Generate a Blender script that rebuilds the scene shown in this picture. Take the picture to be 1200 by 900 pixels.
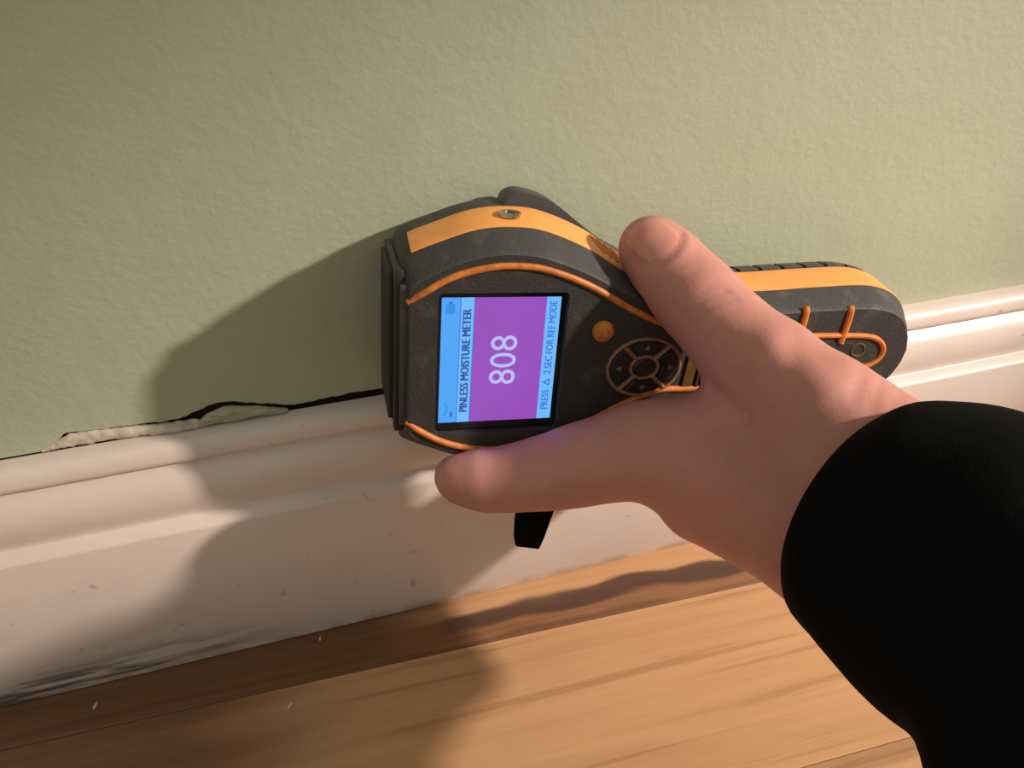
import bpy, bmesh, math, random
import numpy as np
from mathutils import Matrix, Vector

for o in list(bpy.data.objects):
    bpy.data.objects.remove(o, do_unlink=True)
scene = bpy.context.scene
COL = scene.collection
MM = 0.001          # everything below is measured in millimetres: x along the wall, y out of the wall, z up

# ------------------------------------------------------------------ camera, light, exposure
cam_data = bpy.data.cameras.new('camera')
cam_data.sensor_fit = 'HORIZONTAL'
cam_data.sensor_width = 36.0
cam_data.lens = 27.0
cam_data.clip_start = 0.005
cam = bpy.data.objects.new('camera', cam_data)
COL.objects.link(cam)
cam.matrix_world = Matrix(((0.95781345, 0.16826452, -0.23298165, 0.0),
                           (-0.28693164, 0.51409373, -0.80831793, -0.242957),
                           (-0.01623683, 0.84106759, 0.54068631, 0.257050),
                           (0, 0, 0, 1)))
scene.camera = cam

world = bpy.data.worlds.new('room_light')
world.use_nodes = True
bg = world.node_tree.nodes['Background']
bg.inputs['Color'].default_value = (1.0, 0.945, 0.78, 1)
bg.inputs['Strength'].default_value = 0.42
scene.world = world

ld = bpy.data.lights.new('work_lamp', 'SPOT')      # a lamp standing to the right, its soft beam aimed at the wall
ld.energy = 67.0
ld.color = (1.0, 0.87, 0.75)
ld.shadow_soft_size = 0.028
ld.spot_size = math.radians(28)
ld.spot_blend = 1.0
lamp = bpy.data.objects.new('work_lamp', ld)
lamp.location = (0.930, -0.530, 0.600)
lamp.rotation_euler = (Vector((0.115, -0.04, 0.07))-Vector(lamp.location)).to_track_quat('-Z', 'Y').to_euler()
COL.objects.link(lamp)

vs = scene.view_settings
vs.view_transform = 'Standard'
vs.look = 'None'
vs.exposure = 0.0
vs.gamma = 1.0
vs.use_curve_mapping = False

# ------------------------------------------------------------------ helpers
def tag(o, label=None, category=None, group=None, kind=None):
    if label: o['label'] = label
    if category: o['category'] = category
    if group: o['group'] = group
    if kind: o['kind'] = kind
    return o

def mesh_obj(name, verts, faces, mat, parent=None, smooth=True, sharp=35, scale=MM):
    me = bpy.data.meshes.new(name)
    me.from_pydata([(v[0]*scale, v[1]*scale, v[2]*scale) for v in verts], [], faces)
    me.update()
    bm = bmesh.new(); bm.from_mesh(me)
    bmesh.ops.recalc_face_normals(bm, faces=bm.faces)
    bm.to_mesh(me); bm.free()
    return finish(name, me, mat, parent, smooth, sharp)

def finish(name, me, mat, parent=None, smooth=True, sharp=35):
    if mat is not None: me.materials.append(mat)
    if smooth:
        me.polygons.foreach_set('use_smooth', [True]*len(me.polygons))
        if sharp: me.set_sharp_from_angle(angle=math.radians(sharp))
    o = bpy.data.objects.new(name, me)
    COL.objects.link(o)
    if parent is not None: o.parent = parent
    return o

def empty(name, matrix=None):
    o = bpy.data.objects.new(name, None)
    o.empty_display_size = 0.02
    COL.objects.link(o)
    if matrix is not None: o.matrix_world = matrix
    return o

def catmull(pts, n, closed=False):
    P = [np.array(p, float) for p in pts]
    m = len(P); segs = m if closed else m-1
    out = []
    tot = n if closed else n-1
    for i in range(n):
        s = i/tot*segs
        k = min(int(s), segs-1); t = s-k
        if closed:
            p0, p1, p2, p3 = P[(k-1) % m], P[k], P[(k+1) % m], P[(k+2) % m]
        else:
            p1, p2 = P[k], P[k+1]
            p0 = P[k-1] if k > 0 else 2*p1-p2
            p3 = P[k+2] if k+2 < m else 2*p2-p1
        out.append(0.5*((2*p1)+(-p0+p2)*t+(2*p0-5*p1+4*p2-p3)*t*t+(-p0+3*p1-3*p2+p3)*t**3))
    return out

def tube(pts, r, n=10, flat=1.0, closed=False, up=(0, 0, 1)):
    """swept round bar, r a number or a list"""
    P = [np.array(p, float) for p in pts]; m = len(P)
    V, F = [], []
    up = np.array(up, float)
    for i in range(m):
        a = P[(i-1) % m] if (closed or i > 0) else P[i]
        b = P[(i+1) % m] if (closed or i < m-1) else P[i]
        t = b-a; t /= np.linalg.norm(t)
        s = np.cross(t, up); s /= np.linalg.norm(s)
        q = np.cross(s, t)
        rr = r[i] if isinstance(r, (list, tuple)) else r
        for k in range(n):
            an = 2*math.pi*k/n
            V.append(P[i]+rr*(math.cos(an)*s+flat*math.sin(an)*q))
    rows = m if closed else m-1
    for i in range(rows):
        j = (i+1) % m
        for k in range(n):
            F.append((i*n+k, i*n+(k+1) % n, j*n+(k+1) % n, j*n+k))
    if not closed:
        F.append(tuple(range(n))[::-1]); F.append(tuple((m-1)*n+k for k in range(n)))
    return V, F

def rbox(x0, x1, y0, y1, z0, z1, b=0.5, seg=2):
    bm = bmesh.new()
    bmesh.ops.create_cube(bm, size=1)
    for v in bm.verts:
        v.co = Vector((x0+(v.co.x+.5)*(x1-x0), y0+(v.co.y+.5)*(y1-y0), z0+(v.co.z+.5)*(z1-z0)))
    if b > 0:
        bmesh.ops.bevel(bm, geom=list(bm.edges), offset=b, segments=seg, affect='EDGES', profile=.5)
    V = [tuple(v.co) for v in bm.verts]
    bm.verts.index_update()
    F = [tuple(v.index for v in f.verts) for f in bm.faces]
    bm.free()
    return V, F

def prism(outline, z0, z1, b=0.0):
    """outline in (x,y), solid between z0 and z1, small chamfer b at the z1 end"""
    n = len(outline)
    c = np.mean(np.array(outline), 0)
    lv = [(outline, z0), (outline, z1-b if b else z1)]
    if b:
        ins = [tuple(np.array(p)+(c-np.array(p))/max(1e-6, np.linalg.norm(c-np.array(p)))*b) for p in outline]
        lv.append((ins, z1))
    V, F = [], []
    for o, z in lv: V += [(p[0], p[1], z) for p in o]
    for l in range(len(lv)-1):
        for k in range(n):
            F.append((l*n+k, l*n+(k+1) % n, (l+1)*n+(k+1) % n, (l+1)*n+k))
    F.append(tuple(range(n))[::-1]); F.append(tuple((len(lv)-1)*n+k for k in range(n)))
    return V, F

def ell(cx, cy, a, b, n=40, t0=0, t1=2*math.pi, end=False):
    m = n-1 if end else n
    return [(cx+a*math.cos(t0+(t1-t0)*i/m), cy+b*math.sin(t0+(t1-t0)*i/m)) for i in range(n)]

# ------------------------------------------------------------------ materials
class NB:
    def __init__(self, name, rough=.5, spec=.5):
        self.m = bpy.data.materials.new(name); self.m.use_nodes = True
        self.t = self.m.node_tree; self.n = self.t.nodes; self.l = self.t.links
        self.b = self.n['Principled BSDF']
        self.b.inputs['Roughness'].default_value = rough
        self.b.inputs['Specular IOR Level'].default_value = spec
        self._co = None
    def co(self, scale=(1000, 1000, 1000), loc=(0, 0, 0)):
        if self._co is None:
            self._co = self.n.new('ShaderNodeTexCoord')
        mp = self.n.new('ShaderNodeMapping')
        mp.inputs['Scale'].default_value = scale; mp.inputs['Location'].default_value = loc
        self.l.new(self._co.outputs['Object'], mp.inputs['Vector'])
        return mp.outputs['Vector']
    def noise(self, vec, scale=1, detail=3, rough=.55, dist=0):
        t = self.n.new('ShaderNodeTexNoise')
        t.inputs['Scale'].default_value = scale; t.inputs['Detail'].default_value = detail
        t.inputs['Roughness'].default_value = rough; t.inputs['Distortion'].default_value = dist
        self.l.new(vec, t.inputs['Vector']); return t.outputs['Fac']
    def voronoi(self, vec, scale=1):
        t = self.n.new('ShaderNodeTexVoronoi'); t.inputs['Scale'].default_value = scale
        self.l.new(vec, t.inputs['Vector']); return t.outputs['Distance']
    def ramp(self, fac, stops):
        r = self.n.new('ShaderNodeValToRGB')
        el = r.color_ramp.elements
        while len(el) < len(stops): el.new(.5)
        for e, (p, c) in zip(el, stops):
            e.position = p; e.color = (c[0], c[1], c[2], 1) if not isinstance(c, (int, float)) else (c, c, c, 1)
        self.l.new(fac, r.inputs['Fac']); return r.outputs['Color']
    def math(self, op, a, b=None, c=None, clamp=False):
        n = self.n.new('ShaderNodeMath'); n.operation = op; n.use_clamp = clamp
        for i, x in enumerate((a, b, c)):
            if x is None: continue
            if isinstance(x, (int, float)): n.inputs[i].default_value = x
            else: self.l.new(x, n.inputs[i])
        return n.outputs[0]
    def sep(self, vec):
        n = self.n.new('ShaderNodeSeparateXYZ'); self.l.new(vec, n.inputs[0]); return n.outputs
    def smooth(self, x, a, b):
        n = self.n.new('ShaderNodeMapRange'); n.interpolation_type = 'SMOOTHSTEP'
        n.inputs['From Min'].default_value = a; n.inputs['From Max'].default_value = b
        self.l.new(x, n.inputs['Value']); return n.outputs['Result']
    def mix(self, fac, a, b, mode='MIX'):
        n = self.n.new('ShaderNodeMix'); n.data_type = 'RGBA'; n.blend_type = mode
        for sock, x in ((n.inputs[0], fac), (n.inputs[6], a), (n.inputs[7], b)):
            if isinstance(x, (int, float)): sock.default_value = x
            elif isinstance(x, tuple): sock.default_value = (x[0], x[1], x[2], 1)
            else: self.l.new(x, sock)
        return n.outputs[2]
    def color(self, c):
        if isinstance(c, tuple): self.b.inputs['Base Color'].default_value = (c[0], c[1], c[2], 1)
        else: self.l.new(c, self.b.inputs['Base Color'])
    def bump(self, h, strength=.3, dist=.0005):
        n = self.n.new('ShaderNodeBump'); n.inputs['Strength'].default_value = strength
        n.inputs['Distance'].default_value = dist
        self.l.new(h, n.inputs['Height'])
        prev = self.b.inputs['Normal'].links
        if prev: self.l.new(prev[0].from_socket, n.inputs['Normal'])
        self.l.new(n.outputs['Normal'], self.b.inputs['Normal'])

def m_wall():
    k = NB('sage_wall_paint', .62, .35)
    v = k.co()
    big = k.noise(v, .012, 3)
    k.color(k.ramp(big, [(.3, (.405, .43, .305)), (.7, (.44, .46, .335))]))
    st = k.noise(k.co((700, 700, 900)), .42, 4, .6)
    st2 = k.noise(v, .09, 3, .5)
    k.bump(st2, .25, .0012)
    k.bump(st, .42, .0007)
    return k.m

def m_white():
    k = NB('yellowed_white_gloss_paint', .38, .45)
    v = k.co()
    base = k.ramp(k.noise(v, .02, 3), [(.3, (.67, .57, .53)), (.7, (.73, .625, .58))])
    # small dings and specks
    sp = k.smooth(k.noise(v, .17, 2, .6), .67, .80)
    base = k.mix(k.math('MULTIPLY', sp, .6), base, (.30, .25, .20))
    # scuffed smears low on the board
    xyz = k.sep(k.co())
    sv = k.noise(k.co((18, 18, 230)), 1.0, 3, .6)
    low = k.math('MULTIPLY', k.smooth(xyz[2], 19, 6), k.smooth(xyz[0], -20, -85))
    sm = k.math('MULTIPLY', low, k.smooth(sv, .47, .62))
    base = k.mix(k.math('MULTIPLY', sm, .95), base, (.13, .10, .085))
    edge = k.math('MULTIPLY', k.smooth(xyz[2], 5, 1.5), k.smooth(k.noise(v, .06, 3), .4, .6))
    base = k.mix(k.math('MULTIPLY', edge, .5), base, (.33, .24, .17))
    k.color(base)
    k.bump(k.noise(k.co((120, 900, 900)), .35, 3), .16, .0006)
    k.bump(k.noise(v, .05, 2), .2, .0012)
    return k.m

def m_wood(seed, heart):
    """tan hardwood; heart = list of (x0,x1,y0,y1,softness,amount) heartwood tongues in plank millimetres"""
    k = NB('hardwood_floor', .42, .4)
    off = (seed*37.0, seed*11.0, 0)
    g1 = k.noise(k.co((5, 150, 5), off), 1, 4, .6, .2)
    g2 = k.noise(k.co((30, 900, 30), off), 1, 3, .6)
    g3 = k.noise(k.co((6, 45, 6), off), 1, 3, .5, .8)
    c = k.ramp(g1, [(.3, (.50, .275, .13)), (.5, (.60, .345, .175)), (.72, (.66, .39, .205))])
    c = k.mix(.35, c, k.ramp(g3, [(.35, (.50, .27, .13)), (.65, (.66, .385, .20))]))
    lines = k.smooth(g1, .415, .36)
    c = k.mix(k.math('MULTIPLY', lines, .28), c, (.30, .14, .06))
    c = k.mix(k.math('MULTIPLY', k.smooth(g2, .55, .75), .22), c, (.27, .13, .05))
    xyz = k.sep(k.co())
    wob = k.math('MULTIPLY', k.math('SUBTRACT', k.noise(k.co((14, 45, 14), off), 1, 2, .5), .5), 20)
    y = k.math('ADD', xyz[1], wob)
    x = k.math('ADD', xyz[0], k.math('MULTIPLY', wob, 2.5))
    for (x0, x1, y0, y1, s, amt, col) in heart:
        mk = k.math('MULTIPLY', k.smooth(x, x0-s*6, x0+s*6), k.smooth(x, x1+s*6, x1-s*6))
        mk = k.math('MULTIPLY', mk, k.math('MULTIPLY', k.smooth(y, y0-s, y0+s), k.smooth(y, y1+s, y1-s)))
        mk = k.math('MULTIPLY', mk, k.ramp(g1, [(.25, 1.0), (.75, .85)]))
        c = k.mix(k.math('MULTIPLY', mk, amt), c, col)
    k.color(c)
    k.bump(g2, .10, .0003)
    return k.m

def m_rubber(name='charcoal_rubber', c=(.056, .055, .056), tex=True, rough=.62):
    k = NB(name, rough, .4)
    v = k.co()
    d = k.noise(v, .10, 4, .65)
    k.color(k.mix(k.math('MULTIPLY', k.smooth(d, .52, .75), .45), c, (c[0]*2.6+.01, c[1]*2.4+.008, c[2]*2.2+.006)))
    if tex:
        k.bump(k.voronoi(v, 1.35), .35, .0003)
    k.bump(k.noise(v, .7, 3), .2, .0003)
    return k.m

def m_plain(name, c, rough=.45, spec=.5, metal=0, var=.15, scale=.12, bump=.1):
    k = NB(name, rough, spec)
    v = k.co()
    k.color(k.ramp(k.noise(v, scale, 4, .6), [(.3, tuple(x*(1-var) for x in c)), (.7, tuple(min(1, x*(1+var)) for x in c))]))
    k.b.inputs['Metallic'].default_value = metal
    if bump: k.bump(k.noise(v, 1.2, 2), bump, .0002)
    return k.m

def m_emit(name, c, strength=1.0, rough=.25):
    k = NB(name, rough, .4)
    k.b.inputs['Base Color'].default_value = (.01, .01, .012, 1)
    v = k.co()
    col = k.ramp(k.noise(v, .06, 2), [(.3, tuple(x*.96 for x in c)), (.7, c)])
    k.l.new(col, k.b.inputs['Emission Color'])
    k.b.inputs['Emission Strength'].default_value = strength
    return k.m

def m_skin():
    k = NB('skin', .5, .42)
    v = k.co()
    n1 = k.noise(v, .045, 4, .6)
    c = k.ramp(n1, [(.3, (.53, .235, .19)), (.55, (.59, .27, .23)), (.75, (.62, .255, .225))])
    fine = k.noise(v, .5, 4, .6)
    c = k.mix(k.math('MULTIPLY', k.smooth(fine, .5, .75), .25), c, (.44, .18, .13))
    k.color(c)
    k.b.inputs['Subsurface Weight'].default_value = .18
    k.b.inputs['Subsurface Radius'].default_value = (1, .35, .2)
    k.b.inputs['Subsurface Scale'].default_value = .003
    k.bump(k.voronoi(v, .9), .10, .0003)
    k.bump(k.noise(k.co((700, 500, 900)), .35, 3, .6), .13, .0006)
    return k.m

M_WALL = m_wall(); M_WHITE = m_white(); M_SKIN = m_skin()
M_CORE = m_plain('dark_wall_cavity', (.10, .075, .05), .9, .1)
M_CAULK = m_plain('old_caulk', (.58, .50, .42), .8, .2, var=.25, scale=.25, bump=.6)
M_FLAKE = m_plain('peeled_sage_paint', (.40, .40, .29), .6, .3, var=.12)
M_RUB = m_rubber()
M_RUB2 = m_rubber('smooth_charcoal_rubber', (.064, .064, .065), False, .5)
M_FACE = m_rubber('textured_front_plastic', (.034, .031, .030), True, .55)
M_DARK = m_plain('black_plastic', (.018, .017, .017), .4, .5)
M_KEY = m_plain('dark_key_rubber', (.028, .026, .024), .55, .4)
M_ORG = m_plain('orange_plastic', (.93, .39, .10), .45, .45, var=.07, scale=.2)
M_ORG2 = m_plain('worn_orange_rubber', (.60, .19, .035), .5, .4, var=.3, scale=.3)
M_RING = m_plain('worn_bronze_key_ring', (.25, .125, .065), .45, .5, var=.3, scale=.35)
M_ICON = m_plain('grey_key_marking', (.16, .15, .14), .6)
M_GOLD = m_plain('amber_strip', (.13, .07, .016), .4, .5, var=.3)
M_STEEL = m_plain('threaded_steel', (.62, .56, .46), .28, .5, metal=1, var=.1)
M_GLASS = m_plain('black_screen_glass', (.010, .010, .012), .12, .5, bump=0)
M_BLUE = m_emit('screen_sky_blue', (.085, .40, 1.0), .95)
M_BLUE2 = m_emit('screen_light_blue', (.16, .50, 1.0), 1.0)
M_PURP = m_emit('screen_purple', (.335, .085, .56), .93)
M_INK = m_emit('screen_navy_ink', (.035, .085, .42), .8)
M_INK2 = m_emit('screen_blue_ink', (.05, .19, .75), .9)
M_NUM = m_emit('screen_pale_digits', (.50, .52, .98), 1.0)
M_CYAN = m_emit('screen_cyan_icon', (.03, .30, .85), .95)
M_NAIL = None
M_CLOTH = None
def mk_nail():
    k = NB('thumbnail', .24, .5)
    v = k.co()
    k.color(k.ramp(k.noise(v, .12, 2), [(.3, (.62, .27, .22)), (.7, (.68, .31, .255))]))
    k.b.inputs['Subsurface Weight'].default_value = .12
    k.b.inputs['Subsurface Radius'].default_value = (1, .35, .2)
    k.b.inputs['Subsurface Scale'].default_value = .002
    return k.m
M_NAIL = mk_nail()
def mk_cloth():
    k = NB('black_knit', .95, .08)
    v = k.co()
    k.color(k.ramp(k.noise(v, .08, 3), [(.3, (.0035, .0035, .0035)), (.7, (.006, .006, .006))]))
    k.bump(k.noise(v, 1.1, 3), .3, .0004)
    return k.m
M_CLOTH = mk_cloth()

# ------------------------------------------------------------------ the setting
random.seed(4)
# wall: a slab of plaster whose lower edge is ragged where the caulk has come away
edge_pts = [(-2000, 100.4), (-125, 100.4), (-108, 100.6), (-94, 100.6), (-90, 103.2), (-86.8, 106.2), (-78, 105.7), (-72.5, 105.3), (-64, 104.9), (-56, 104.2), (-50, 104.6), (-45, 106),
            (-40, 107.7), (-36.5, 108.1), (-32.8, 108), (-26, 105.9), (-19, 104.1), (-13.6, 102.2), (-6, 102.3), (-1, 102.6), (5, 102.9), (11, 103.1), (17, 102.9), (22, 102), (30, 101.3), (60, 100.0), (80, 99.4), (2600, 99.4)]
xs = [-2000, -500, -300, -200, -150] + [x*1.5 for x in range(-84, 74)] + [130, 180, 240, 300, 360, 450, 700, 2600]
V, F = [], []
for x in xs:
    e = float(np.interp(x, [p[0] for p in edge_pts], [p[1] for p in edge_pts]))
    if -95 < x < 28: e += random.uniform(-.28, .28)
    V += [(x, 0, e), (x, 0, e+.9), (x, 0, 160), (x, 0, 2400), (x, 3, e+.4), (x, 3, 2400)]
for i in range(len(xs)-1):
    a, b = i*6, i*6+6
    for p, q in ((0, 1), (1, 2), (2, 3), (4, 0), (3, 5)): F.append((a+p, b+p, b+q, a+q))
wall = mesh_obj('wall_back', V, F, M_WALL, sharp=50)
tag(wall, 'sage green painted plaster wall with a faint roller stipple', kind='structure')
V, F = rbox(-2000, 2600, 7, 12, -5, 2400, 0)
mesh_obj('wall_cavity', V, F, M_CORE, wall, smooth=False)

# baseboard, a moulded profile run along the wall
prof = [(-.08, 0.3), (-15.6, 0.3), (-16, .8), (-16, 66.6), (-15.8, 67.3), (-15.2, 67.9), (-13.0, 69.5), (-12.3, 69.9), (-11.6, 70.2), (-11.3, 70.8), (-11.9, 73), (-12.7, 76), (-12.9, 79), (-12.6, 82), (-11.8, 85),
        (-10.5, 87.4), (-8.9, 89.2), (-7.7, 90.2), (-7.3, 90.9), (-7.5, 91.6), (-8.9, 92.1), (-9.5, 92.8), (-9.5, 94.2), (-9.0, 96.6), (-8.1, 98.4), (-6.6, 99.6), (-4.6, 100), (-.08, 100)]
xs = [-2000, -400, -200] + list(range(-160, 361, 8)) + [500, 800, 2600]
V, F = [], []
n = len(prof)
rs = np.random.RandomState(3)
for x in xs:
    j = rs.uniform(-.12, .12, 2)
    V += [(x, p[0]+j[0]*.5, p[1]+(j[1] if 2 < i < n-1 else 0)) for i, p in enumerate(prof)]
for i in range(len(xs)-1):
    for k in range(n):
        F.append((i*n+k, i*n+(k+1) % n, (i+1)*n+(k+1) % n, (i+1)*n+k))
F.append(tuple(range(n))); F.append(tuple((len(xs)-1)*n+k for k in range(n)))
bb = mesh_obj('baseboard_back', V, F, M_WHITE, sharp=42)
tag(bb, 'cream white moulded wooden baseboard with a stepped top edge', kind='structure')

# floor planks, laid two degrees out of line with the wall
ang = math.radians(-2.2)
floor = tag(empty('floor'), 'tan hardwood plank floor with brown heartwood figure', kind='structure')
floor.rotation_euler = (0, 0, ang)
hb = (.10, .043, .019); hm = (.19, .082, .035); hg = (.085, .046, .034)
edges = [60]+[-39.8-79.8*i for i in range(26)]
hearts = [
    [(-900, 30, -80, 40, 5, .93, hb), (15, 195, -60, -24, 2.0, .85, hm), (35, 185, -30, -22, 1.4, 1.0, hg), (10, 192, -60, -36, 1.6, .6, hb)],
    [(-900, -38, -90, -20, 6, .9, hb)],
    [(60, 400, -128, -118, 2, .35, hm)],
    [], [(-200, 100, -330, -300, 5, .6, hm)], [], [],
]
woods = [m_wood(i+1, h) for i, h in enumerate(hearts)]
for i in range(len(edges)-1):
    y1, y0 = edges[i]-.12, edges[i+1]+.12
    V, F = rbox(-2000, 2600, y0, y1, -14, 0, .35, 1)
    mesh_obj('plank', V, F, woods[i] if i < 7 else woods[3+i % 4], floor, smooth=False)
V, F = rbox(-2000, 2600, -2030, 60, -22, -13.5, 0)
mesh_obj('subfloor', V, F, M_CORE, floor, smooth=False)

# ------------------------------------------------------------------ bits of filler, peeled paint and crumbs
def lump_strip(name, path, label, mat, cat, seed, h=1.4, parent=None):
    """crumbly ribbon of filler that follows path = (x, y, z, half height, half depth)"""
    rr = random.Random(seed)
    pts = catmull(path, 60)
    V, F = [], []; n = 10
    for p in pts:
        for k in range(n):
            a = 2*math.pi*k/n
            j = 1+rr.uniform(-.16, .16)
            V.append((p[0]+rr.uniform(-.3, .3), p[1]+p[4]*j*math.cos(a), p[2]+p[3]*j*math.sin(a)))
    for i in range(len(pts)-1):
        for k in range(n): F.append((i*n+k, i*n+(k+1) % n, (i+1)*n+(k+1) % n, (i+1)*n+k))
    F.append(tuple(range(n))); F.append(tuple((len(pts)-1)*n+k for k in range(n)))
    o = mesh_obj(name, V, F, mat, sharp=60)
    return tag(o, label, cat)

lump_strip('caulk_bead', [(-95, .2, 100.8, .5, .8), (-90, .6, 101.8, 1.6, 1.2), (-84, .8, 102.8, 2.6, 1.4), (-74, .6, 102.6, 2.4, 1.6), (-64, .2, 102.2, 2.1, 2), (-54, -.4, 101.6, 1.9, 2.2), (-46, -.6, 101.4, 1.8, 2), (-42, -.3, 101.0, .9, 1.2)],
           'crumbling pale caulk bead in the wall gap above the baseboard', M_CAULK, 'caulk', 2)

fl = [(-46, 101.4), (-43.5, 103.6), (-40, 105.6), (-35, 106.6), (-29, 105.8), (-22, 103.8), (-16, 101.6), (-14.5, 100.8), (-22, 100.9), (-31, 101.0), (-39, 100.7)]
fo = catmull([(a, b) for a, b in fl], 44, closed=True)
V, F = [], []
cxy = np.mean(np.array(fo), 0)
for lv, (yy, sc) in enumerate(((.4, .96), (-1.5, 1.0), (-2.1, .93), (-2.4, .5))):
    for i, p in enumerate(fo):
        q = cxy+(np.array(p)-cxy)*sc
        V.append((q[0], yy-.9*math.sin(i*.9)*.4-(.8 if q[1] > 103 else 0), q[1]))
n = len(fo)
for lv in range(3):
    for k in range(n): F.append((lv*n+k, lv*n+(k+1) % n, (lv+1)*n+(k+1) % n, (lv+1)*n+k))
F.append(tuple(range(n))); F.append(tuple(3*n+k for k in range(n)))
tag(mesh_obj('paint_flake', V, F, M_FLAKE, sharp=50), 'peeled sage paint flake standing in the gap beside the meter shadow', 'paint flake')

def crumb(x, y, l, w, h, rz, seed, label):
    rr = random.Random(seed)
    bm = bmesh.new(); bmesh.ops.create_icosphere(bm, subdivisions=2, radius=1)
    for v in bm.verts:
        j = 1+rr.uniform(-.25, .2)
        v.co = Vector((v.co.x*l*j, v.co.y*w*j, max(-h*.9, v.co.z*h*j)+h*.9))*MM
    me = bpy.data.meshes.new('paint_chip'); bm.to_mesh(me); bm.free()
    o = finish('paint_chip', me, M_CAULK, None, False)
    o.location = (x*MM, y*MM, .0001); o.rotation_euler = (0, 0, rz)
    return tag(o, label, 'paint chip', 'pale chips on the floor')
crumb(-103.7, -25.9, 1.6, .6, .5, 1.2, 1, 'pale paint chip on dark floorboard near the left end of the baseboard')
crumb(-33.1, -47.8, 1.7, .7, .5, .9, 2, 'pale paint chip lying on the floor in the arm shadow')
crumb(-19.5, -19.8, 1.1, .5, .5, 1.4, 3, 'tiny paint chip right against the foot of the baseboard')

# ------------------------------------------------------------------ moisture meter (u along, v across, w out of the face)
R3 = Matrix(((0.9911515645729061, 0.1198277406694846, -0.05709543423713449),
             (-0.0697564737441253, 0.10427383718471567, -0.9920992900156518),
             (-0.11292745642874172, 0.9873035396699549, 0.11170993751548018)))
MET = R3.to_4x4(); MET.translation = Vector((52.507, -50.0, 136.314))*MM
meter = empty('moisture_meter', MET)
tag(meter, 'charcoal and orange handheld moisture meter with glowing screen pressed to the wall', 'moisture meter')

U_F = [(-28.5, 0), (-28.5, 10), (-28.5, 20), (-27.2, 24.6), (-16.8, 30.2), (-7.2, 33.2), (2.2, 34), (12.4, 32.6), (25.6, 27.8), (40.4, 20.8), (54, 16.2), (72, 14), (90, 14.6), (110, 15.6), (128, 15.8), (138.5, 12.6), (143.5, 6), (145, 0)]
U_B = [(-30, 0), (-30, 12), (-30, 26), (-28.2, 30.2), (-17.4, 34.8), (-7.4, 38.1), (2.8, 39), (13.4, 37.8), (27.5, 32.4), (41, 25), (54, 20.6), (72, 18.6), (90, 18.6), (111, 19.8), (131, 20.2), (143, 16.2), (149, 8.5), (151, 0)]
U_U = [(-30, 0), (-30, 12), (-30, 27), (-28, 32.4), (-17, 37.2), (-7, 40.7), (3, 41.9), (14, 41), (28.3, 35.8), (41.5, 28.4), (54, 23.2), (72, 20.8), (90, 20.6), (111, 21.8), (132, 22.3), (144.5, 17.8), (151.3, 9.5), (153.5, 0)]
NH = 86
def half_ring(ctrl): return catmull(ctrl, NH)
def full(ctrl):
    h = half_ring(ctrl)
    return [tuple(p) for p in h]+[(p[0], -p[1]) for p in h[-2:0:-1]]
RF, RB, RU = full(U_F), full(U_B), full(U_U)
NR = len(RF)
def lerp_ring(a, b, t): return [(p[0]+(q[0]-p[0])*t, p[1]+(q[1]-p[1])*t) for p, q in zip(a, b)]
def inset(r, d):
    out = []
    for i in range(len(r)):
        a = np.array(r[i-1]); b = np.array(r[(i+1) % len(r)])
        t = b-a; t /= max(1e-9, np.linalg.norm(t))
        out.append((r[i][0]+(-d)*(-t[1]), r[i][1]+(-d)*(t[0])))
    return out
def sstep(x, a, b):
    t = min(1, max(0, (x-a)/(b-a))); return t*t*(3-2*t)
def backw(u): return -43+11*sstep(u, 48, 92)
# body: front edge, bevel, sides, back
levels = [[(p[0], p[1], -.0) for p in inset(RF, .5)]]
levels.append([(p[0], p[1], -.35) for p in inset(RF, .05)])
for t in (.12, .4, .7, .9, 1):
    levels.append([(p[0], p[1], -.6-9.4*(t**1.15)) for p in lerp_ring(RF, RB, t)])
for t in (.33, .66, 1): levels.append([(p[0], p[1], -10-14.5*t) for p in lerp_ring(RB, RU, t)])
levels.append([(p[0], p[1], -24.5+(backw(p[0])+24.5)*.5) for p in inset(RU, .1)])
levels.append([(p[0], p[1], -24.5+(backw(p[0])+24.5)*.8) for p in inset(RU, .9)])
levels.append([(p[0], p[1], -24.5+(backw(p[0])+24.5)*.95) for p in inset(RU, 2.4)])
levels.append([(p[0], p[1], backw(p[0])) for p in inset(RU, 5)])
V, F = [], []
for lv in levels: V += lv
for l in range(len(levels)-1):
    for k in range(NR): F.append((l*NR+k, l*NR+(k+1) % NR, (l+1)*NR+(k+1) % NR, (l+1)*NR+k))
# back cover, quads across the mirrored outline
bl = (len(levels)-1)*NR
for k in range(NH-1):
    a, b = k, k+1
    a2, b2 = (NR-k) % NR, (NR-k-1) % NR
    idx = [bl+a, bl+b, bl+b2, bl+a2]
    seen = []
    for q in idx:
        if q not in seen: seen.append(q)
    if len(seen) >= 3: F.append(tuple(seen))
body = mesh_obj('body', V, F, M_RUB, meter, sharp=38)

def rrect(u0, u1, v0, v1, r, n=6):
    out = []
    for (cx_, cy_, a0) in ((u1-r, v1-r, 0), (u0+r, v1-r, 90), (u0+r, v0+r, 180), (u1-r, v0+r, 270)):
        for i in range(n+1):
            a = math.radians(a0+90*i/n); out.append((cx_+r*math.cos(a), cy_+r*math.sin(a)))
    return out
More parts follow.
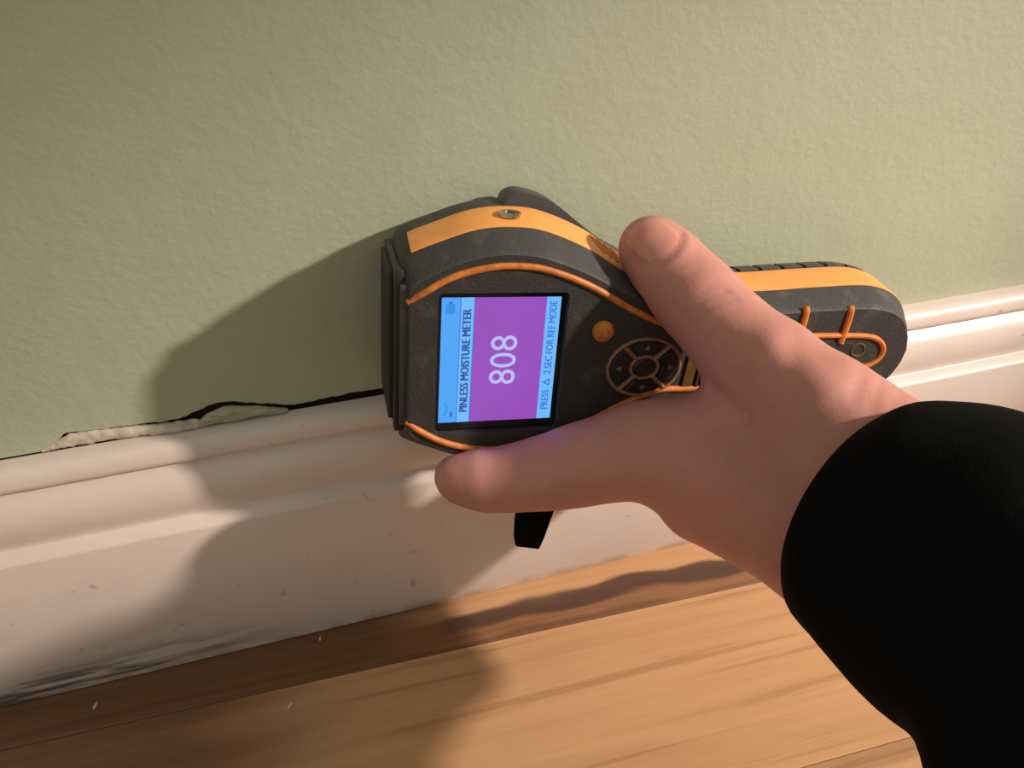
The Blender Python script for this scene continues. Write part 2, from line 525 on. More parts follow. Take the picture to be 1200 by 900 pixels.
# front face with the recessed screen window cut out
win = rrect(-19.9, 19.6, -24.2, 22.2, 1.4)
bm = bmesh.new()
def loop(pts, w):
    vs_ = [bm.verts.new((p[0]*MM, p[1]*MM, w*MM)) for p in pts]
    return vs_, [bm.edges.new((vs_[i], vs_[(i+1) % len(vs_)])) for i in range(len(vs_))]
ov, oe = loop(inset(RF, .5), 0)
iv, ie = loop(win, 0)
bmesh.ops.triangle_fill(bm, use_beauty=True, use_dissolve=False, edges=oe+ie)
iv2 = [bm.verts.new((p[0]*MM*.985, p[1]*MM*.985, -2.6*MM)) for p in win]
for i in range(len(iv)):
    bm.faces.new((iv[i], iv[(i+1) % len(iv)], iv2[(i+1) % len(iv)], iv2[i]))
bmesh.ops.recalc_face_normals(bm, faces=bm.faces)
me = bpy.data.meshes.new('front_face'); bm.to_mesh(me); bm.free()
ff = finish('front_face', me, M_FACE, meter, True, 30)
if ff.data.polygons[0].normal.z < 0: ff.data.flip_normals()

# orange side band
sel = [i for i in range(NR) if RB[i][0] > -27.6]
st = [i for i in range(NR) if RB[i][0] > -27.6 and RB[i-1][0] <= -27.6][0]
order = [(st+k) % NR for k in range(len(sel))]
V, F = [], []
rows = []
def band_row(t, d):
    rr = inset(lerp_ring(RB, RU, t), -d)
    return [(rr[i][0], rr[i][1], -10.4-14.1*t) for i in order]
for t, d in ((0.0, -.8), (0.0, .25), (.06, .5), (.35, .55), (.65, .55), (.94, .5), (1.0, .25), (1.0, -.8)): rows.append(band_row(t, d))
m = len(order)
for r_ in rows: V += r_
nr = len(rows)
for l in range(nr):
    for k in range(m-1): F.append((l*m+k, l*m+k+1, ((l+1) % nr)*m+k+1, ((l+1) % nr)*m+k))
F.append(tuple(l*m for l in range(nr))); F.append(tuple(l*m+m-1 for l in range(nr)))
band = mesh_obj('side_band', V, F, M_ORG, meter, sharp=40)

def on_side(u, t, top=True):
    """point and outward direction on the upper side band at length u"""
    rr = lerp_ring(RB, RU, t)[:NH]
    us = [p[0] for p in rr[4:]]; vs2 = [p[1] for p in rr[4:]]
    v = float(np.interp(u, us, vs2)); dv = float(np.interp(u+.5, us, vs2)-np.interp(u-.5, us, vs2))
    nrm = np.array([-dv, 1.0]); nrm /= np.linalg.norm(nrm)
    return np.array([u, v, -10.4-14.1*t]), np.array([nrm[0], nrm[1], 0])
# threaded steel insert in the band
p0, nn = on_side(3.6, .5)
tz = np.array([0, 0, 1.0]); tx = np.cross(nn, tz)
def disc_on_side(name, r0, r1, h0, h1, mat, parent, nseg=28):
    V, F = [], []
    for (r, h) in ((r0, h0), (r1, h0), (r1, h1), (r0, h1)):
        for k in range(nseg):
            a = 2*math.pi*k/nseg
            V.append(p0+r*(math.cos(a)*tx+math.sin(a)*tz)+nn*h)
    for l in range(4):
        for k in range(nseg): F.append((l*nseg+k, l*nseg+(k+1) % nseg, ((l+1) % 4)*nseg+(k+1) % nseg, ((l+1) % 4)*nseg+k))
    return mesh_obj(name, V, F, mat, parent, sharp=30)
disc_on_side('threaded_insert', 1.9, 3.5, .3, 1.5, M_STEEL, band)
disc_on_side('insert_hole', .01, 1.95, .3, 1.1, M_DARK, band)
# vent slits in the band
for i in range(4):
    u0 = 31.0+i*2.5
    a, na = on_side(u0, .78); b, nb_ = on_side(u0+2.6, .22)
    a = a+na*.45; b = b+nb_*.45
    V, F = tube([a, (a+b)/2+na*.05, b], .55, 8, up=tuple(na))
    mesh_obj('vent_slit', V, F, M_ORG2, band)

# ribbed grip blocks on the back of the handle
for i in range(8):
    for sgn in (1, -1):
        u0, u1 = 72.5+i*8.6, 79.6+i*8.6
        rr = RU[:NH]
        us = [p[0] for p in rr[4:]]; vs2 = [p[1] for p in rr[4:]]
        V, F = [], []
        for u in (u0, (u0+u1)/2, u1):
            ue = u
            v = float(np.interp(ue, us, vs2))
            sh = 1.4
            for (dv, w, du) in ((-3.0, -25.2, 0), (.5, -25.2, 0), (.9, -26.2, sh*.2), (.6, -30, sh), (-1.2, -31.8, sh*1.2), (-3.5, -32, sh*1.2)):
                V.append((ue-du, sgn*(v+dv), w))
        for l in range(2):
            for k in range(6): F.append((l*6+k, l*6+(k+1) % 6, (l+1)*6+(k+1) % 6, (l+1)*6+k))
        F.append(tuple(range(6))); F.append(tuple(12+k for k in range(6)))
        o = mesh_obj('grip_rib', V, F, M_RUB2, meter, sharp=30)

# sensor housing on the back of the head, touching the wall
hs = [(3.5, 0), (3.5, 30), (4.2, 41.5), (7.2, 45.3), (12, 45.6), (20, 43), (29.3, 36.6), (39, 30), (48.5, 25.2), (55, 20), (57, 10), (57, 0)]
hr = catmull(hs, 60)
hr = [tuple(p) for p in hr]+[(p[0], -p[1]) for p in hr[-2:0:-1]]
m = len(hr); V, F = [], []
for d, w in ((0, -27), (0, -37), (.6, -40.5), (2.2, -43), (5, -44.4)):
    V += [(p[0], p[1], w) for p in inset(hr, d)]
for l in range(4):
    for k in range(m): F.append((l*m+k, l*m+(k+1) % m, (l+1)*m+(k+1) % m, (l+1)*m+k))
F.append(tuple(range(m))); F.append(tuple(4*m+k for k in range(m)))
mesh_obj('sensor_housing', V, F, M_RUB2, meter, sharp=40)

# stepped end plate on the head
ep = empty_parent = None
V, F = rbox(-32.0, -29.2, -24.5, 27.6, -40, -4.5, .7)
plate = mesh_obj('end_plate', V, F, M_DARK, meter, sharp=40)
V, F = rbox(-33.4, -31.4, -22.5, 25.6, -37, -9.5, .6)
mesh_obj('end_lip', V, F, M_KEY, plate, sharp=40)
V, F = rbox(-30.6, -28.2, -21, 24.0, -10, -1.6, .6)
mesh_obj('end_ridge', V, F, M_RUB2, plate, sharp=40)

# thin orange trim lines where the face meets the bevel
up_line = [(-28.6, 19.2), (-24, 22.6), (-16.3, 26.9), (-7.3, 29.5), (1.5, 30.3), (11.5, 29.2), (25.1, 24.4), (40, 16.6), (52, 11.6), (62, 11.2), (74, 11.2)]
for sgn in (1, -1):
    pts = catmull([(a, sgn*b, .05 if a > -28 else -1.2) for a, b in up_line], 70)
    V, F = tube(pts, 1.05, 10)
    mesh_obj('trim_line', V, F, M_ORG2, meter)

# ---- screen: glass, coloured fields, writing
V, F = prism(rrect(-19.6, 19.3, -23.9, 21.9, 1.2), -3.4, -2.2)
screen = mesh_obj('screen', V, F, M_GLASS, meter, smooth=False)
u0, u1, v0, v1 = -18.6, 17.7, -20.9, 20.2
zc = -2.2
def field(name, a, b, c, d, w, mat):
    V, F = rbox(a, b, c, d, zc-.05, zc+w, 0)
    return mesh_obj(name, V, F, mat, screen, smooth=False)
field('status_bar', u0, -12.9, v0, v1, .06, M_BLUE)
field('title_bar', -12.9, -8.8, v0, v1, .06, M_BLUE2)
field('bar_rule', -13.1, -12.85, v0, v1, .10, M_INK2)
field('bar_rule', -8.95, -8.7, v0, v1, .10, M_INK2)
field('reading_field', -8.8, 13.2, v0, v1, .06, M_PURP)
field('hint_bar', 13.2, u1, v0, v1, .06, M_BLUE2)

def text_obj(name, s, ua, ub, va, vb, mat, bold=0.0, w=.14):
    """letters that read towards +v with their tops towards -u, fitted to the given box"""
    cu = bpy.data.curves.new(name, 'FONT'); cu.body = s; cu.extrude = 0
    cu.resolution_u = 3
    tmp = bpy.data.objects.new(name, cu); COL.objects.link(tmp)
    dg = bpy.context.evaluated_depsgraph_get()
    me0 = bpy.data.meshes.new_from_object(tmp.evaluated_get(dg))
    co = np.empty(len(me0.vertices)*3); me0.vertices.foreach_get('co', co); co = co.reshape(-1, 3)
    fs = [tuple(p.vertices) for p in me0.polygons]
    bpy.data.objects.remove(tmp, do_unlink=True); bpy.data.meshes.remove(me0)
    x0, x1 = co[:, 0].min(), co[:, 0].max(); y0, y1 = co[:, 1].min(), co[:, 1].max()
    X = (co[:, 0]-x0)/(x1-x0); Y = (co[:, 1]-y0)/(y1-y0)
    V = [(ub+(ua-ub)*b, va+(vb-va)*a, zc+w) for a, b in zip(X, Y)]
    me = bpy.data.meshes.new(name)
    me.from_pydata([(p[0]*MM, p[1]*MM, p[2]*MM) for p in V], [], fs); me.update()
    if bold:      # heavier strokes: the same letters again, a hair to either side
        V2, F2 = [], []
        for k in range(-1, 2):
            V2 += [(p[0], p[1]+.07*bold*k, p[2]+.004*k) for p in V]
            F2 += [tuple(i+(k+1)*len(V) for i in f) for f in fs]
        bpy.data.meshes.remove(me); me = bpy.data.meshes.new(name)
        me.from_pydata([(p[0]*MM, p[1]*MM, p[2]*MM) for p in V2], [], F2); me.update()
    if len(me.polygons) and me.polygons[0].normal.z < 0: me.flip_normals()
    return finish(name, me, mat, screen, False)
text_obj('title_text', 'PINLESS MOISTURE METER', -12.2, -9.7, -17.2, 16.6, M_INK, 2)
text_obj('reading_digits', '808', -3.3, 5.0, -8.2, 8.0, M_NUM, 0)
text_obj('hint_text', 'PRESS', 14.2, 16.5, -17.5, -10.9, M_INK2, 1)
V, F = prism([(16.4, -9.4), (16.4, -6.8), (14.0, -8.1)], zc-.02, zc+.13)
mesh_obj('hint_arrow', V, F, M_INK2, screen, smooth=False)
V, F = prism([(16.0, -8.75), (16.0, -7.45), (14.9, -8.1)], zc-.02, zc+.16)
mesh_obj('hint_arrow_fill', V, F, M_BLUE2, screen, smooth=False)
text_obj('hint_text', '2 SEC FOR REF MODE', 14.2, 16.5, -5.2, 18.9, M_INK2, 1)
field('battery_icon', -17.3, -14.6, 15.2, 18.2, .12, M_CYAN)
field('battery_icon_tip', -16.5, -15.4, 18.2, 18.9, .12, M_INK2)
V, F = tube([(-16.8, -14.2, zc+.1), (-16.0, -15.2, zc+.1), (-16.0, -17.0, zc+.1), (-17.0, -18.2, zc+.1)], .28, 6)
mesh_obj('status_mark', V, F, M_CYAN, screen)
field('status_mark', -15.1, -14.2, -19.0, -17.2, .1, M_INK2)

# ---- keys
bm = bmesh.new()
bmesh.ops.create_uvsphere(bm, u_segments=24, v_segments=14, radius=1)
for v in bm.verts: v.co = Vector((v.co.x*3.5, v.co.y*3.5, v.co.z*2.3+.6))*MM
me = bpy.data.meshes.new('power_button'); bm.to_mesh(me); bm.free()
pb = finish('power_button', me, M_ORG2, meter, True, None); pb.location = (31.2*MM, 9.8*MM, 0)
V, F = tube([(31.2+1.3*math.cos(a), 9.6+1.3*math.sin(a), 2.75-.1) for a in [math.radians(120+30*i) for i in range(11)]], .22, 6)
mesh_obj('power_mark', V, F, M_RING, meter)

DC = (46.7, -2.9)
V, F = prism(ell(DC[0], DC[1], 12.3, 9.8, 48), -.3, .35)
pad = mesh_obj('key_pad', V, F, M_KEY, meter, sharp=30)
V, F = tube([(p[0], p[1], .45) for p in ell(DC[0], DC[1], 12.3, 9.8, 56)], .62, 8, closed=True)
mesh_obj('key_ring', V, F, M_RING, pad)
V, F = tube([(p[0], p[1], .55) for p in ell(DC[0], DC[1], 4.6, 3.7, 36)], .6, 8, closed=True)
mesh_obj('key_ring', V, F, M_RING, pad)
for a in (50, 130, 230, 310):
    c, s = math.cos(math.radians(a)), math.sin(math.radians(a))
    V, F = tube([(DC[0]+4.5*c, DC[1]+3.6*s, .5), (DC[0]+8.4*c, DC[1]+6.7*s, .55), (DC[0]+12.2*c, DC[1]+9.7*s, .45)], .75, 8)
    mesh_obj('key_spoke', V, F, M_RING, pad)
    a0, a1 = math.radians(a+11), math.radians(a+80-11) if a in (50, 230) else math.radians(a+100-11)
    if a == 50: a1 = math.radians(130-11)
    if a == 130: a1 = math.radians(230-11)
    if a == 230: a1 = math.radians(310-11)
    if a == 310: a1 = math.radians(410-11)
    outl = ell(DC[0], DC[1], 11.2, 8.8, 14, a0, a1, True)+ell(DC[0], DC[1], 6.1, 4.9, 10, a1, a0, True)
    V, F = prism(outl, .2, 1.1, .35)
    key = mesh_obj('arrow_key', V, F, M_DARK, pad, sharp=30)
    am = (a0+a1)/2
    mx, my = DC[0]+8.7*math.cos(am), DC[1]+6.9*math.sin(am)
    tri = [(mx+1.2*math.cos(am+q), my+1.2*math.sin(am+q)) for q in (0, 2.2, -2.2)]
    V, F = prism(tri, .9, 1.22)
    mesh_obj('arrow_mark', V, F, M_ICON, pad, smooth=False)
V, F = prism(ell(DC[0], DC[1], 3.8, 3.0, 28), .2, 1.2, .5)
mesh_obj('centre_key', V, F, M_DARK, pad, sharp=30)

# amber strip and orange ribs on the handle
V, F = prism([(61.0, -10.6), (64.6, -10.4), (65.6, 6), (62.4, 6)], -.3, .7, .3)
mesh_obj('amber_strip', V, F, M_GOLD, meter, sharp=30)
V, F = prism([(65.6, -10.6), (66.5, -10.6), (67.4, 6), (66.5, 6)], -.3, .9, .2)
mesh_obj('strip_edge', V, F, M_KEY, meter, sharp=30)
for u in (68.9, 84.8, 101.1, 117.9):
    for sgn in (1, -1):
        top = 15.6 if u > 80 else 12.5
        V, F = tube(catmull([(u+.3, sgn*(top+.6), -.9), (u+.1, sgn*(top-1), .1), (u-.2, sgn*10, .3), (u-1.0, sgn*3.6, .3)], 16), 1.1, 8)
        mesh_obj('grip_bar', V, F, M_ORG2, meter)
lp = [(88, 6.4), (100, 6.5), (118, 6.3), (128.5, 5.6), (133.4, 3.2), (135, 0), (133.4, -3.2), (128.5, -5.6), (118, -6.3), (100, -6.5), (88, -6.4), (84, -3), (84, 3)]
V, F = tube(catmull([(a, b, .15) for a, b in lp], 90, closed=True), .95, 8, closed=True)
mesh_obj('badge_loop', V, F, M_ORG2, meter)
V, F = prism(ell(108, 0, 22, 4.2, 40), -.3, .5, .4)
badge = mesh_obj('badge', V, F, M_KEY, meter, sharp=30)
V, F = tube([(p[0], p[1], .4) for p in ell(124.6, .9, 2.6, 2.2, 28)], .5, 6, closed=True)
mesh_obj('badge_ring', V, F, M_GOLD, badge)

# black strap end hanging under the head
V, F = [], []
MI = MET.inverted()
rowsS = [((61.70, -39.74, 80.68), (76.86, -44.29, 80.42)), ((58.41, -43.91, 73.02), (72.12, -48.02, 72.79)), ((56.41, -47.10, 67.41), (69.05, -50.54, 67.71)), ((55.20, -49.82, 62.80), (65.59, -53.28, 62.11)), ((55.22, -51.72, 59.98), (63.57, -54.57, 59.32))]
for a, b in rowsS:
    a, b = np.array(a), np.array(b)
    dpt = np.array([.25, .96, 0])*2.6
    for q in (a+[.6, 0, 0], b-[.6, 0, 0], b+dpt*.3, b+dpt*.7, b+dpt-[.6, 0, 0], a+dpt+[.6, 0, 0], a+dpt*.7, a+dpt*.3):
        V.append(tuple((MI @ Vector([float(x)*MM for x in q]))/MM))
for l in range(4):
    for k in range(8): F.append((l*8+k, l*8+(k+1) % 8, (l+1)*8+(k+1) % 8, (l+1)*8+k))
F.append(tuple(range(8))); F.append(tuple(32+k for k in range(8)))
strap = mesh_obj('wrist_strap', V, F, M_CLOTH, meter, sharp=50)
V, F = rbox(2, 22, -43.5, -36, -33, -24, 1.5)
mesh_obj('strap_lug', V, F, M_DARK, meter, sharp=40)

# ------------------------------------------------------------------ the person: a left hand and a black sleeve
person = empty('person')
person.location = (0.150, -0.140, 0.110)
tag(person, 'person in a black sleeve gripping the moisture meter, thumb on top and forefinger below', 'person')

VOX = 0.85
lo = np.array([22., -192., 52.]); hi = np.array([205., -3., 186.])
dim = np.ceil((hi-lo)/VOX).astype(int)
gx = (lo[0]+VOX*np.arange(dim[0])).astype(np.float32)[:, None, None]
gy = (lo[1]+VOX*np.arange(dim[1])).astype(np.float32)[None, :, None]
gz = (lo[2]+VOX*np.arange(dim[2])).astype(np.float32)[None, None, :]

def cone(a, b, r1, r2, X=None):
    px, py, pz = X if X is not None else (gx, gy, gz)
    a = np.array(a, np.float32); b = np.array(b, np.float32); d = b-a
    L2 = float(d@d)
    t = ((px-a[0])*d[0]+(py-a[1])*d[1]+(pz-a[2])*d[2])/L2
    t = np.clip(t, 0, 1)
    q = np.sqrt((px-a[0]-t*d[0])**2+(py-a[1]-t*d[1])**2+(pz-a[2]-t*d[2])**2)
    return q-(r1+(r2-r1)*t)
def smin(a, b, k):
    h = np.maximum(k-np.abs(a-b), 0)/k
    return np.minimum(a, b)-h*h*k*.25
def chain(pts, X, k=2.5):
    d = None
    for (a, ra), (b, rb) in zip(pts[:-1], pts[1:]):
        c = cone(a, b, ra, rb, X)
        d = c if d is None else smin(d, c, k)
    return d

INDEX = [((36.18, -57.79, 100.03), 7.3), ((44.19, -60.19, 99.90), 8.2), ((54.25, -62.44, 100.87), 9.2), ((64.78, -64.93, 102.60), 10.5), ((75.09, -67.73, 105.63), 11.7), ((88.23, -71.51, 109.35), 13.2), ((101.33, -79.10, 109.19), 14.8), ((110.53, -89.16, 107.36), 16)]
INDEX_PAD = [((33.95, -55.90, 101.89), 5.4), ((41.33, -58.77, 102.63), 7.0)]
THUMB = [((103.39, -40.91, 163.48), 9.3), ((105.84, -44.21, 160.52), 10.4), ((108.72, -50.89, 156.40), 11.0), ((112.09, -59.17, 151.95), 11.9), ((116.95, -70.40, 145.57), 12.4), ((122.15, -84.16, 140.20), 14.5), ((128.50, -100.88, 132.73), 18.0), ((134.54, -115.03, 125.27), 20.6)]
MIDDLE = [((124.53, -13.01, 125.69), 7.2), ((119.94, -16.54, 105.35), 7.8), ((112.66, -42.24, 92.74), 9), ((106.52, -84.59, 95.82), 12.6)]
RING = [((141.11, -14.90, 121.85), 7.0), ((136.76, -18.23, 103.49), 7.6), ((130.38, -43.60, 89.72), 8.8), ((119.26, -79.21, 87.16), 12)]
LITTLE = [((155.20, -17.56, 114.35), 6.2), ((152.15, -21.64, 98.94), 6.8), ((146.88, -48.86, 87.26), 8), ((133.27, -76.15, 79.28), 11)]
PALM = [(((96.98, -70.90, 112.19), 11.2), ((114.33, -80.79, 117.82), 13)),
        (((110.53, -89.16, 107.36), 16), ((134.72, -125.58, 116.99), 23)),
        (((106.52, -84.59, 95.82), 12.8), ((128.00, -121.56, 103.44), 18)),
        (((119.26, -79.21, 87.16), 12), ((137.85, -118.67, 95.37), 17)),
        (((133.27, -76.15, 79.28), 11), ((148.93, -115.96, 89.39), 16)),
        (((115.08, -85.78, 123.62), 12.8), ((129.83, -105.46, 115.35), 19)),
        (((137.16, -112.55, 122.71), 21), ((140.11, -131.56, 117.77), 24)),
        (((128.00, -121.56, 103.44), 18), ((138.15, -137.55, 107.96), 22)),
        (((146.74, -116.91, 94.43), 17), ((147.33, -133.34, 103.42), 20)),
        (((140.11, -131.56, 117.77), 24), ((138.52, -159.31, 123.68), 26)),
        (((138.15, -137.55, 107.96), 22), ((137.08, -163.73, 116.44), 25))]
WRINKLES = [  # lines pressed into (or, negative, raised on) the skin: points in front of the hand, width, depth
    ([(81.94, -99.28, 174.24), (84.12, -99.03, 175.55), (86.66, -99.00, 176.69), (89.38, -99.03, 177.83), (91.85, -99.20, 178.63)], 0.9, 0.55),
    ([(82.33, -100.64, 172.38), (85.13, -100.46, 173.85), (87.76, -100.12, 175.49), (90.65, -100.31, 176.45), (93.88, -100.71, 177.24)], 1.0, 0.7),
    ([(83.79, -101.98, 171.00), (86.84, -101.65, 172.81), (89.82, -101.53, 174.27), (92.71, -101.72, 175.24), (95.49, -102.21, 175.70)], 0.9, 0.55),
    ([(85.85, -103.39, 169.78), (89.32, -103.07, 171.75), (92.65, -103.17, 173.04), (96.24, -103.79, 173.66)], 0.8, 0.4),
    ([(79.64, -96.67, 177.15), (82.27, -96.33, 178.79), (85.00, -96.36, 179.93), (88.21, -96.19, 181.56)], 0.9, 0.3),
    ([(86.24, -90.64, 189.02), (85.39, -91.96, 186.67), (83.07, -92.62, 184.68), (80.05, -92.84, 183.05), (76.40, -92.43, 182.10), (74.11, -91.07, 183.15)], 1.0, 0.6),
    ([(87.22, -91.49, 188.16), (86.17, -92.76, 185.81), (83.60, -93.57, 183.49), (80.19, -93.68, 181.86), (76.35, -93.21, 180.92)], 1.8, -0.55),
    ([(121.40, -119.46, 161.08), (119.71, -120.76, 158.41), (118.41, -122.17, 155.73)], 1.8, 0.42),
    ([(125.18, -122.06, 158.82), (123.10, -123.24, 156.16), (121.58, -124.70, 153.31)], 1.8, 0.42),
    ([(128.57, -124.54, 156.57), (126.76, -125.58, 154.24), (125.45, -126.99, 151.56)], 1.7, 0.35),
    ([(86.46, -111.81, 157.45), (88.23, -113.47, 155.73), (90.19, -115.19, 154.01), (92.35, -116.96, 152.29)], 2.6, 2.0),
    ([(101.95, -110.13, 166.64), (106.03, -113.72, 163.03), (111.35, -118.03, 158.89)], 5.0, -0.9),
    ([(94.59, -115.26, 155.80), (100.60, -120.68, 150.29), (107.25, -126.06, 145.12)], 8.0, 0.9),
    ([(107.10, -110.43, 168.41), (105.80, -111.85, 165.73), (105.99, -113.83, 162.86)], 3.0, 0.5),
    ([(95.70, -125.99, 140.25), (92.78, -128.50, 135.23), (88.49, -130.03, 131.09)], 9.0, 0.5),
    ([(57.33, -108.28, 150.18), (57.49, -112.28, 144.27), (55.64, -116.01, 137.89)], 1.8, 0.12),
    ([(40.52, -106.29, 145.91), (40.34, -109.40, 141.19), (38.83, -112.11, 136.49)], 1.6, 0.12),
]
EYE = np.array((0.0, -242.957, 257.05))
CREASES = []

_h_u = np.array([-60, -30, -28, -17, -7, 3, 14, 28, 41, 54, 72, 90, 111, 132, 144, 151, 153.5, 200], np.float32)
_h_F = np.array([0, 0, 24, 30, 33.2, 34, 32.2, 26.5, 20.4, 16.2, 14, 14.6, 15.6, 15.6, 9, 0, 0, 0], np.float32)
_h_B = np.array([0, 26, 30.4, 35.4, 38.8, 39.6, 38.3, 32.8, 25.6, 21, 19, 19, 20.2, 20.6, 16, 6, 0, 0], np.float32)
_h_U = np.array([0, 28, 32.8, 38, 41.3, 42.5, 41.6, 36.5, 29.0, 24, 21.8, 21.5, 22.7, 23.2, 18.5, 9.5, 0, 0], np.float32)
_M = np.array(R3, np.float32); _O = np.array((52.507, -50.0, 136.314), np.float32)
def meter_sdf(px, py, pz):
    dx, dy, dz = px-_O[0], py-_O[1], pz-_O[2]
    u = dx*_M[0, 0]+dy*_M[1, 0]+dz*_M[2, 0]
    v = np.abs(dx*_M[0, 1]+dy*_M[1, 1]+dz*_M[2, 1])
    w = dx*_M[0, 2]+dy*_M[1, 2]+dz*_M[2, 2]
    hF = np.interp(u, _h_u, _h_F); hB = np.interp(u, _h_u, _h_B); hU = np.interp(u, _h_u, _h_U)
    bev = (v-hF-(-w)*(hB-hF)/10)/np.sqrt(1+((hB-hF)/10)**2)
    side = v-hU
    t = np.clip((u-48)/44, 0, 1); bw = -43+11*t*t*(3-2*t)
    return np.maximum(np.maximum(bev, side), np.maximum(w, bw-w)).astype(np.float32)

def hand_sdf(X):
    palm = None
    for (a, ra), (b, rb) in PALM:
        c = cone(a, b, ra, rb, X)
        palm = c if palm is None else smin(palm, c, 9)
    th = chain(THUMB, X, 5)
    ix = smin(chain(INDEX, X, 7), chain(INDEX_PAD, X), 4)
    d = smin(palm, th, 8)
    d = smin(d, ix, 7)
    cur = chain(MIDDLE, X, 3)
    rg = chain(RING, X, 3)
    lt = chain(LITTLE, X, 3)
    cur = smin(smin(cur, rg, 1.2), lt, 1.2)
    d = smin(d, cur, 2.5)
    for pts, w, dep in CREASES:
        q = None
        for a, b in zip(pts[:-1], pts[1:]):
            c = cone(a, b, 0, 0, X)
            q = c if q is None else np.minimum(q, c)
        d = d+dep*np.exp(-(q/w)**2)
    return np.maximum(d, -(meter_sdf(*X)-.25))

def trace(p, d):
    p = np.array(p, float); d = np.array(d, float)/np.linalg.norm(d)
    for _ in range(60):
        s = float(hand_sdf((np.float32(p[0]).reshape(1, 1, 1), np.float32(p[1]).reshape(1, 1, 1), np.float32(p[2]).reshape(1, 1, 1))).ravel()[0])
        p = p+d*s*.8
        if abs(s) < .01: break
    return p
CREASES = [([trace(p, np.array(p)-EYE) for p in pts], w, dep) for pts, w, dep in WRINKLES]
SD = np.empty(tuple(dim), np.float32)
step = 40
for i in range(0, dim[0], step):
    X = (gx[i:i+step], gy, gz)
    SD[i:i+step] = hand_sdf(X)

def surface_nets(S, lo, h):
    ins = S < 0
    cnt = np.zeros(tuple(np.array(S.shape)-1), np.int8)
    acc = np.zeros(cnt.shape+(3,), np.float32); num = np.zeros(cnt.shape, np.float32)
    def crn(A, i, j, k): return A[i:A.shape[0]-1+i, j:A.shape[1]-1+j, k:A.shape[2]-1+k]
    c8 = sum(crn(ins, i, j, k).astype(np.int8) for i in (0, 1) for j in (0, 1) for k in (0, 1))
    act = (c8 > 0) & (c8 < 8)
    idx = np.argwhere(act)
    vid = -np.ones(act.shape, np.int64); vid[act] = np.arange(len(idx))
    pos = np.zeros((len(idx), 3)); wt = np.zeros(len(idx))
    cs = {}
    for i in (0, 1):
        for j in (0, 1):
            for k in (0, 1): cs[(i, j, k)] = S[idx[:, 0]+i, idx[:, 1]+j, idx[:, 2]+k]
    for c in cs:
        for ax in range(3):
            if c[ax] == 0:
                e = list(c); e[ax] = 1; e = tuple(e)
                a, b = cs[c], cs[e]
                m = (a < 0) != (b < 0)
                t = np.where(m, a/(np.where(m, a-b, 1)), 0)
                p = np.tile(np.array(c, float), (len(idx), 1)); p[:, ax] = t
                pos += p*m[:, None]; wt += m
    pos = (idx+pos/wt[:, None])*h+lo
    faces = []
    for ax in range(3):
        b1, b2 = [(1, 2), (2, 0), (0, 1)][ax]
        sl0 = [slice(1, -1)]*3; sl1 = [slice(1, -1)]*3
        sl0[ax] = slice(0, S.shape[ax]-1); sl1[ax] = slice(1, S.shape[ax])
        A, B = ins[tuple(sl0)], ins[tuple(sl1)]
        e = np.argwhere(A != B)
        flip = A[tuple(e.T)]
        base = e.copy(); base[:, b1] += 1; base[:, b2] += 1
        q = []
        for (o1, o2) in ((-1, -1), (0, -1), (0, 0), (-1, 0)):
            c = base.copy(); c[:, b1] += o1; c[:, b2] += o2
            q.append(vid[tuple(c.T)])
        q = np.stack(q, 1)
        q[~flip] = q[~flip][:, ::-1]
        faces.append(q)
    return pos, np.concatenate(faces)
pos, quads = surface_nets(SD, lo, VOX)
del SD
org = np.array(person.location)*1000
me = bpy.data.meshes.new('hand')
me.vertices.add(len(pos)); me.vertices.foreach_set('co', ((pos-org)*MM).astype(np.float32).ravel())
me.loops.add(len(quads)*4); me.loops.foreach_set('vertex_index', quads.astype(np.int32).ravel())
me.polygons.add(len(quads)); me.polygons.foreach_set('loop_start', np.arange(0, len(quads)*4, 4, dtype=np.int32))
me.update(calc_edges=True); me.validate()
bm = bmesh.new(); bm.from_mesh(me)
for _ in range(3):
    bmesh.ops.smooth_vert(bm, verts=bm.verts, factor=.5, use_axis_x=True, use_axis_y=True, use_axis_z=True)
bm.to_mesh(me); bm.free()
hand = finish('hand', me, M_SKIN, person, True, None)

# thumbnail: a curved plate laid on the thumb's surface
tip = np.array(THUMB[0][0]); back_ = np.array(THUMB[2][0])
ax = (back_-tip); ln = np.linalg.norm(ax); ax /= ln
view = np.array([.233, .808, -.541])
nrm_in = view-ax*(view@ax); nrm_in /= np.linalg.norm(nrm_in)
sd_ = np.cross(ax, nrm_in)
ctr = tip+ax*.9-nrm_in*22
nu, nv = 13, 13
top, bot = [], []
for i in range(nu):
    a = -1+2*i/(nu-1)
    for j in range(nv):
        b = -1+2*j/(nv-1)
        # superellipse outline of the nail
        q = max(abs(a), abs(b))
        if q > 0:
            nrmq = (abs(a)**3.0+abs(b)**3.0)**(1/3.0)
            a2, b2 = a*q/nrmq, b*q/nrmq
        else: a2, b2 = 0, 0
        st_ = ctr+ax*(a2*6.9)+sd_*(b2*7.0)
        hit_ = trace(st_, nrm_in)
        if (hit_-st_)@nrm_in > 26: hit_ = st_+nrm_in*22
        lift = .42*(1-.75*q**4)
        top.append(hit_-nrm_in*lift); bot.append(hit_+nrm_in*.8)
V = [tuple(p-org) for p in top+bot]; F = []
N2 = nu*nv
for i in range(nu-1):
    for j in range(nv-1):
        a = i*nv+j
        F.append((a, a+1, a+nv+1, a+nv)); F.append((N2+a, N2+a+nv, N2+a+nv+1, N2+a+1))
rim = [j for j in range(nv)]+[i*nv+nv-1 for i in range(1, nu)]+[(nu-1)*nv+j for j in range(nv-2, -1, -1)]+[i*nv for i in range(nu-2, 0, -1)]
for k in range(len(rim)):
    a, b = rim[k], rim[(k+1) % len(rim)]
    F.append((a, b, N2+b, N2+a))
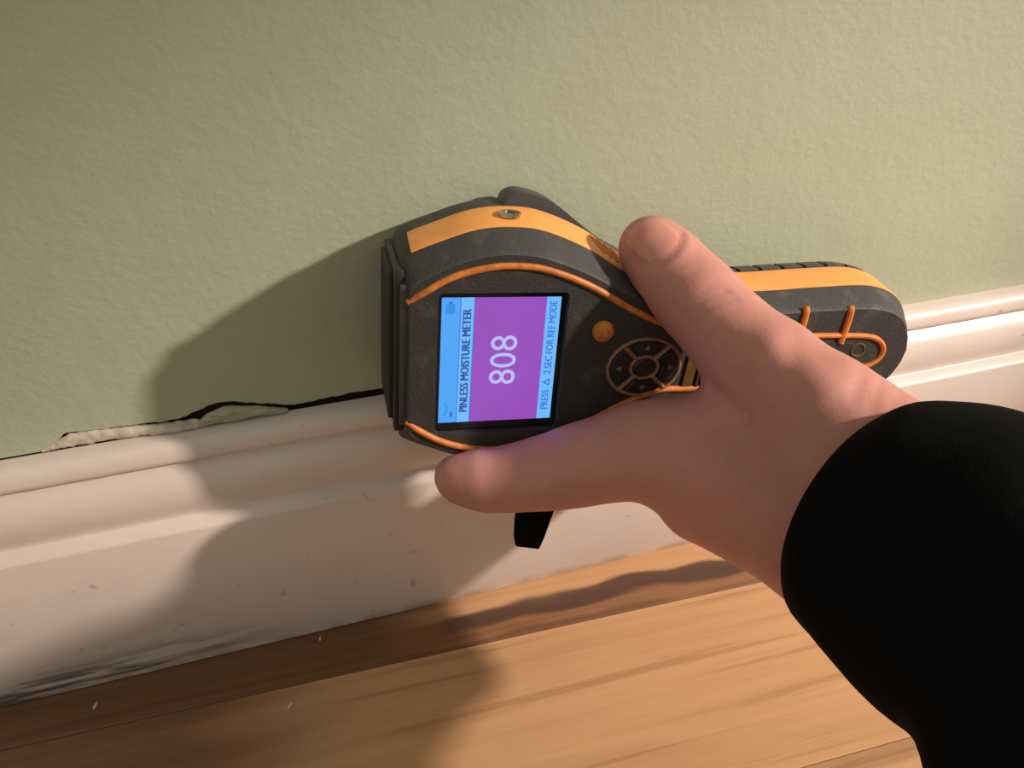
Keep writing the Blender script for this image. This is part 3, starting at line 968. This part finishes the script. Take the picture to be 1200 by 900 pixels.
mesh_obj('thumbnail', V, F, M_NAIL, hand, sharp=60)

# sleeve: soft tube from the wrist towards the viewer's lower right
RINGS = [  # upper and lower outline points of each ring, seen square to the arm
    ((148.15, -117.84, 139.89), (107.77, -133.20, 99.52)),
    ((150.42, -119.96, 143.23), (107.01, -137.82, 97.84)),
    ((153.20, -125.59, 147.13), (107.19, -145.41, 97.67)),
    ((158.05, -134.43, 148.94), (108.70, -154.54, 97.61)),
    ((160.95, -145.69, 150.00), (110.07, -165.70, 98.16)),
    ((163.52, -157.63, 148.06), (111.00, -175.84, 98.20)),
    ((166.56, -172.94, 141.27), (105.75, -188.92, 91.19)),
    ((170.38, -192.13, 130.88), (105.13, -205.29, 83.08)),
    ((171.85, -209.26, 122.54), (110.28, -222.43, 76.33)),
    ((173.87, -230.75, 119.03), (112.41, -244.49, 72.01)), ((173.54, -255.05, 117.70), (112.87, -270.12, 69.03)), ((169.73, -280.10, 119.29), (110.51, -296.08, 69.89)), ((166.29, -306.16, 121.39), (111.46, -323.41, 71.99))]
axis = np.array((141.74, -183.79, 125.46))-np.array((127.96, -125.52, 119.71)); axis /= np.linalg.norm(axis)
V, F = [], []
ns = 56
rr = np.random.RandomState(8)
def sleeve_ring(a, b, k, shrink=0.0):
    a, b = np.array(a), np.array(b); c = (a+b)/2; r = np.linalg.norm(a-b)/2-shrink
    e1 = (a-b)/np.linalg.norm(a-b); e1 = e1-axis*(e1@axis); e1 /= np.linalg.norm(e1)
    e2 = np.cross(axis, e1)
    out = []
    for i in range(ns):
        t = 2*math.pi*i/ns
        fold = 1+.012*math.sin(3*t+k*1.3)*min(1, k/2)+.01*math.sin(5*t-k*2.1)*min(1, k/2)
        out.append(tuple(c+r*fold*(math.cos(t)*e1+math.sin(t)*e2)-org))
    return out
dense = []
ra = catmull([r[0] for r in RINGS], 49); rb_ = catmull([r[1] for r in RINGS], 49)
a0, b0 = np.array(RINGS[0][0]), np.array(RINGS[0][1])
for dd, sh in ((26, 3.2), (8, 2.6), (1.2, 2.2), (0.2, 1.2)):
    V += sleeve_ring(a0+axis*dd, b0+axis*dd, 0, sh)
for i in range(49): V += sleeve_ring(ra[i], rb_[i], i/4)
tot = len(V)//ns
for l in range(tot-1):
    for k in range(ns): F.append((l*ns+k, l*ns+(k+1) % ns, (l+1)*ns+(k+1) % ns, (l+1)*ns+k))
F.append(tuple((tot-1)*ns+k for k in range(ns)))
mesh_obj('sleeve', V, F, M_CLOTH, person, sharp=70)
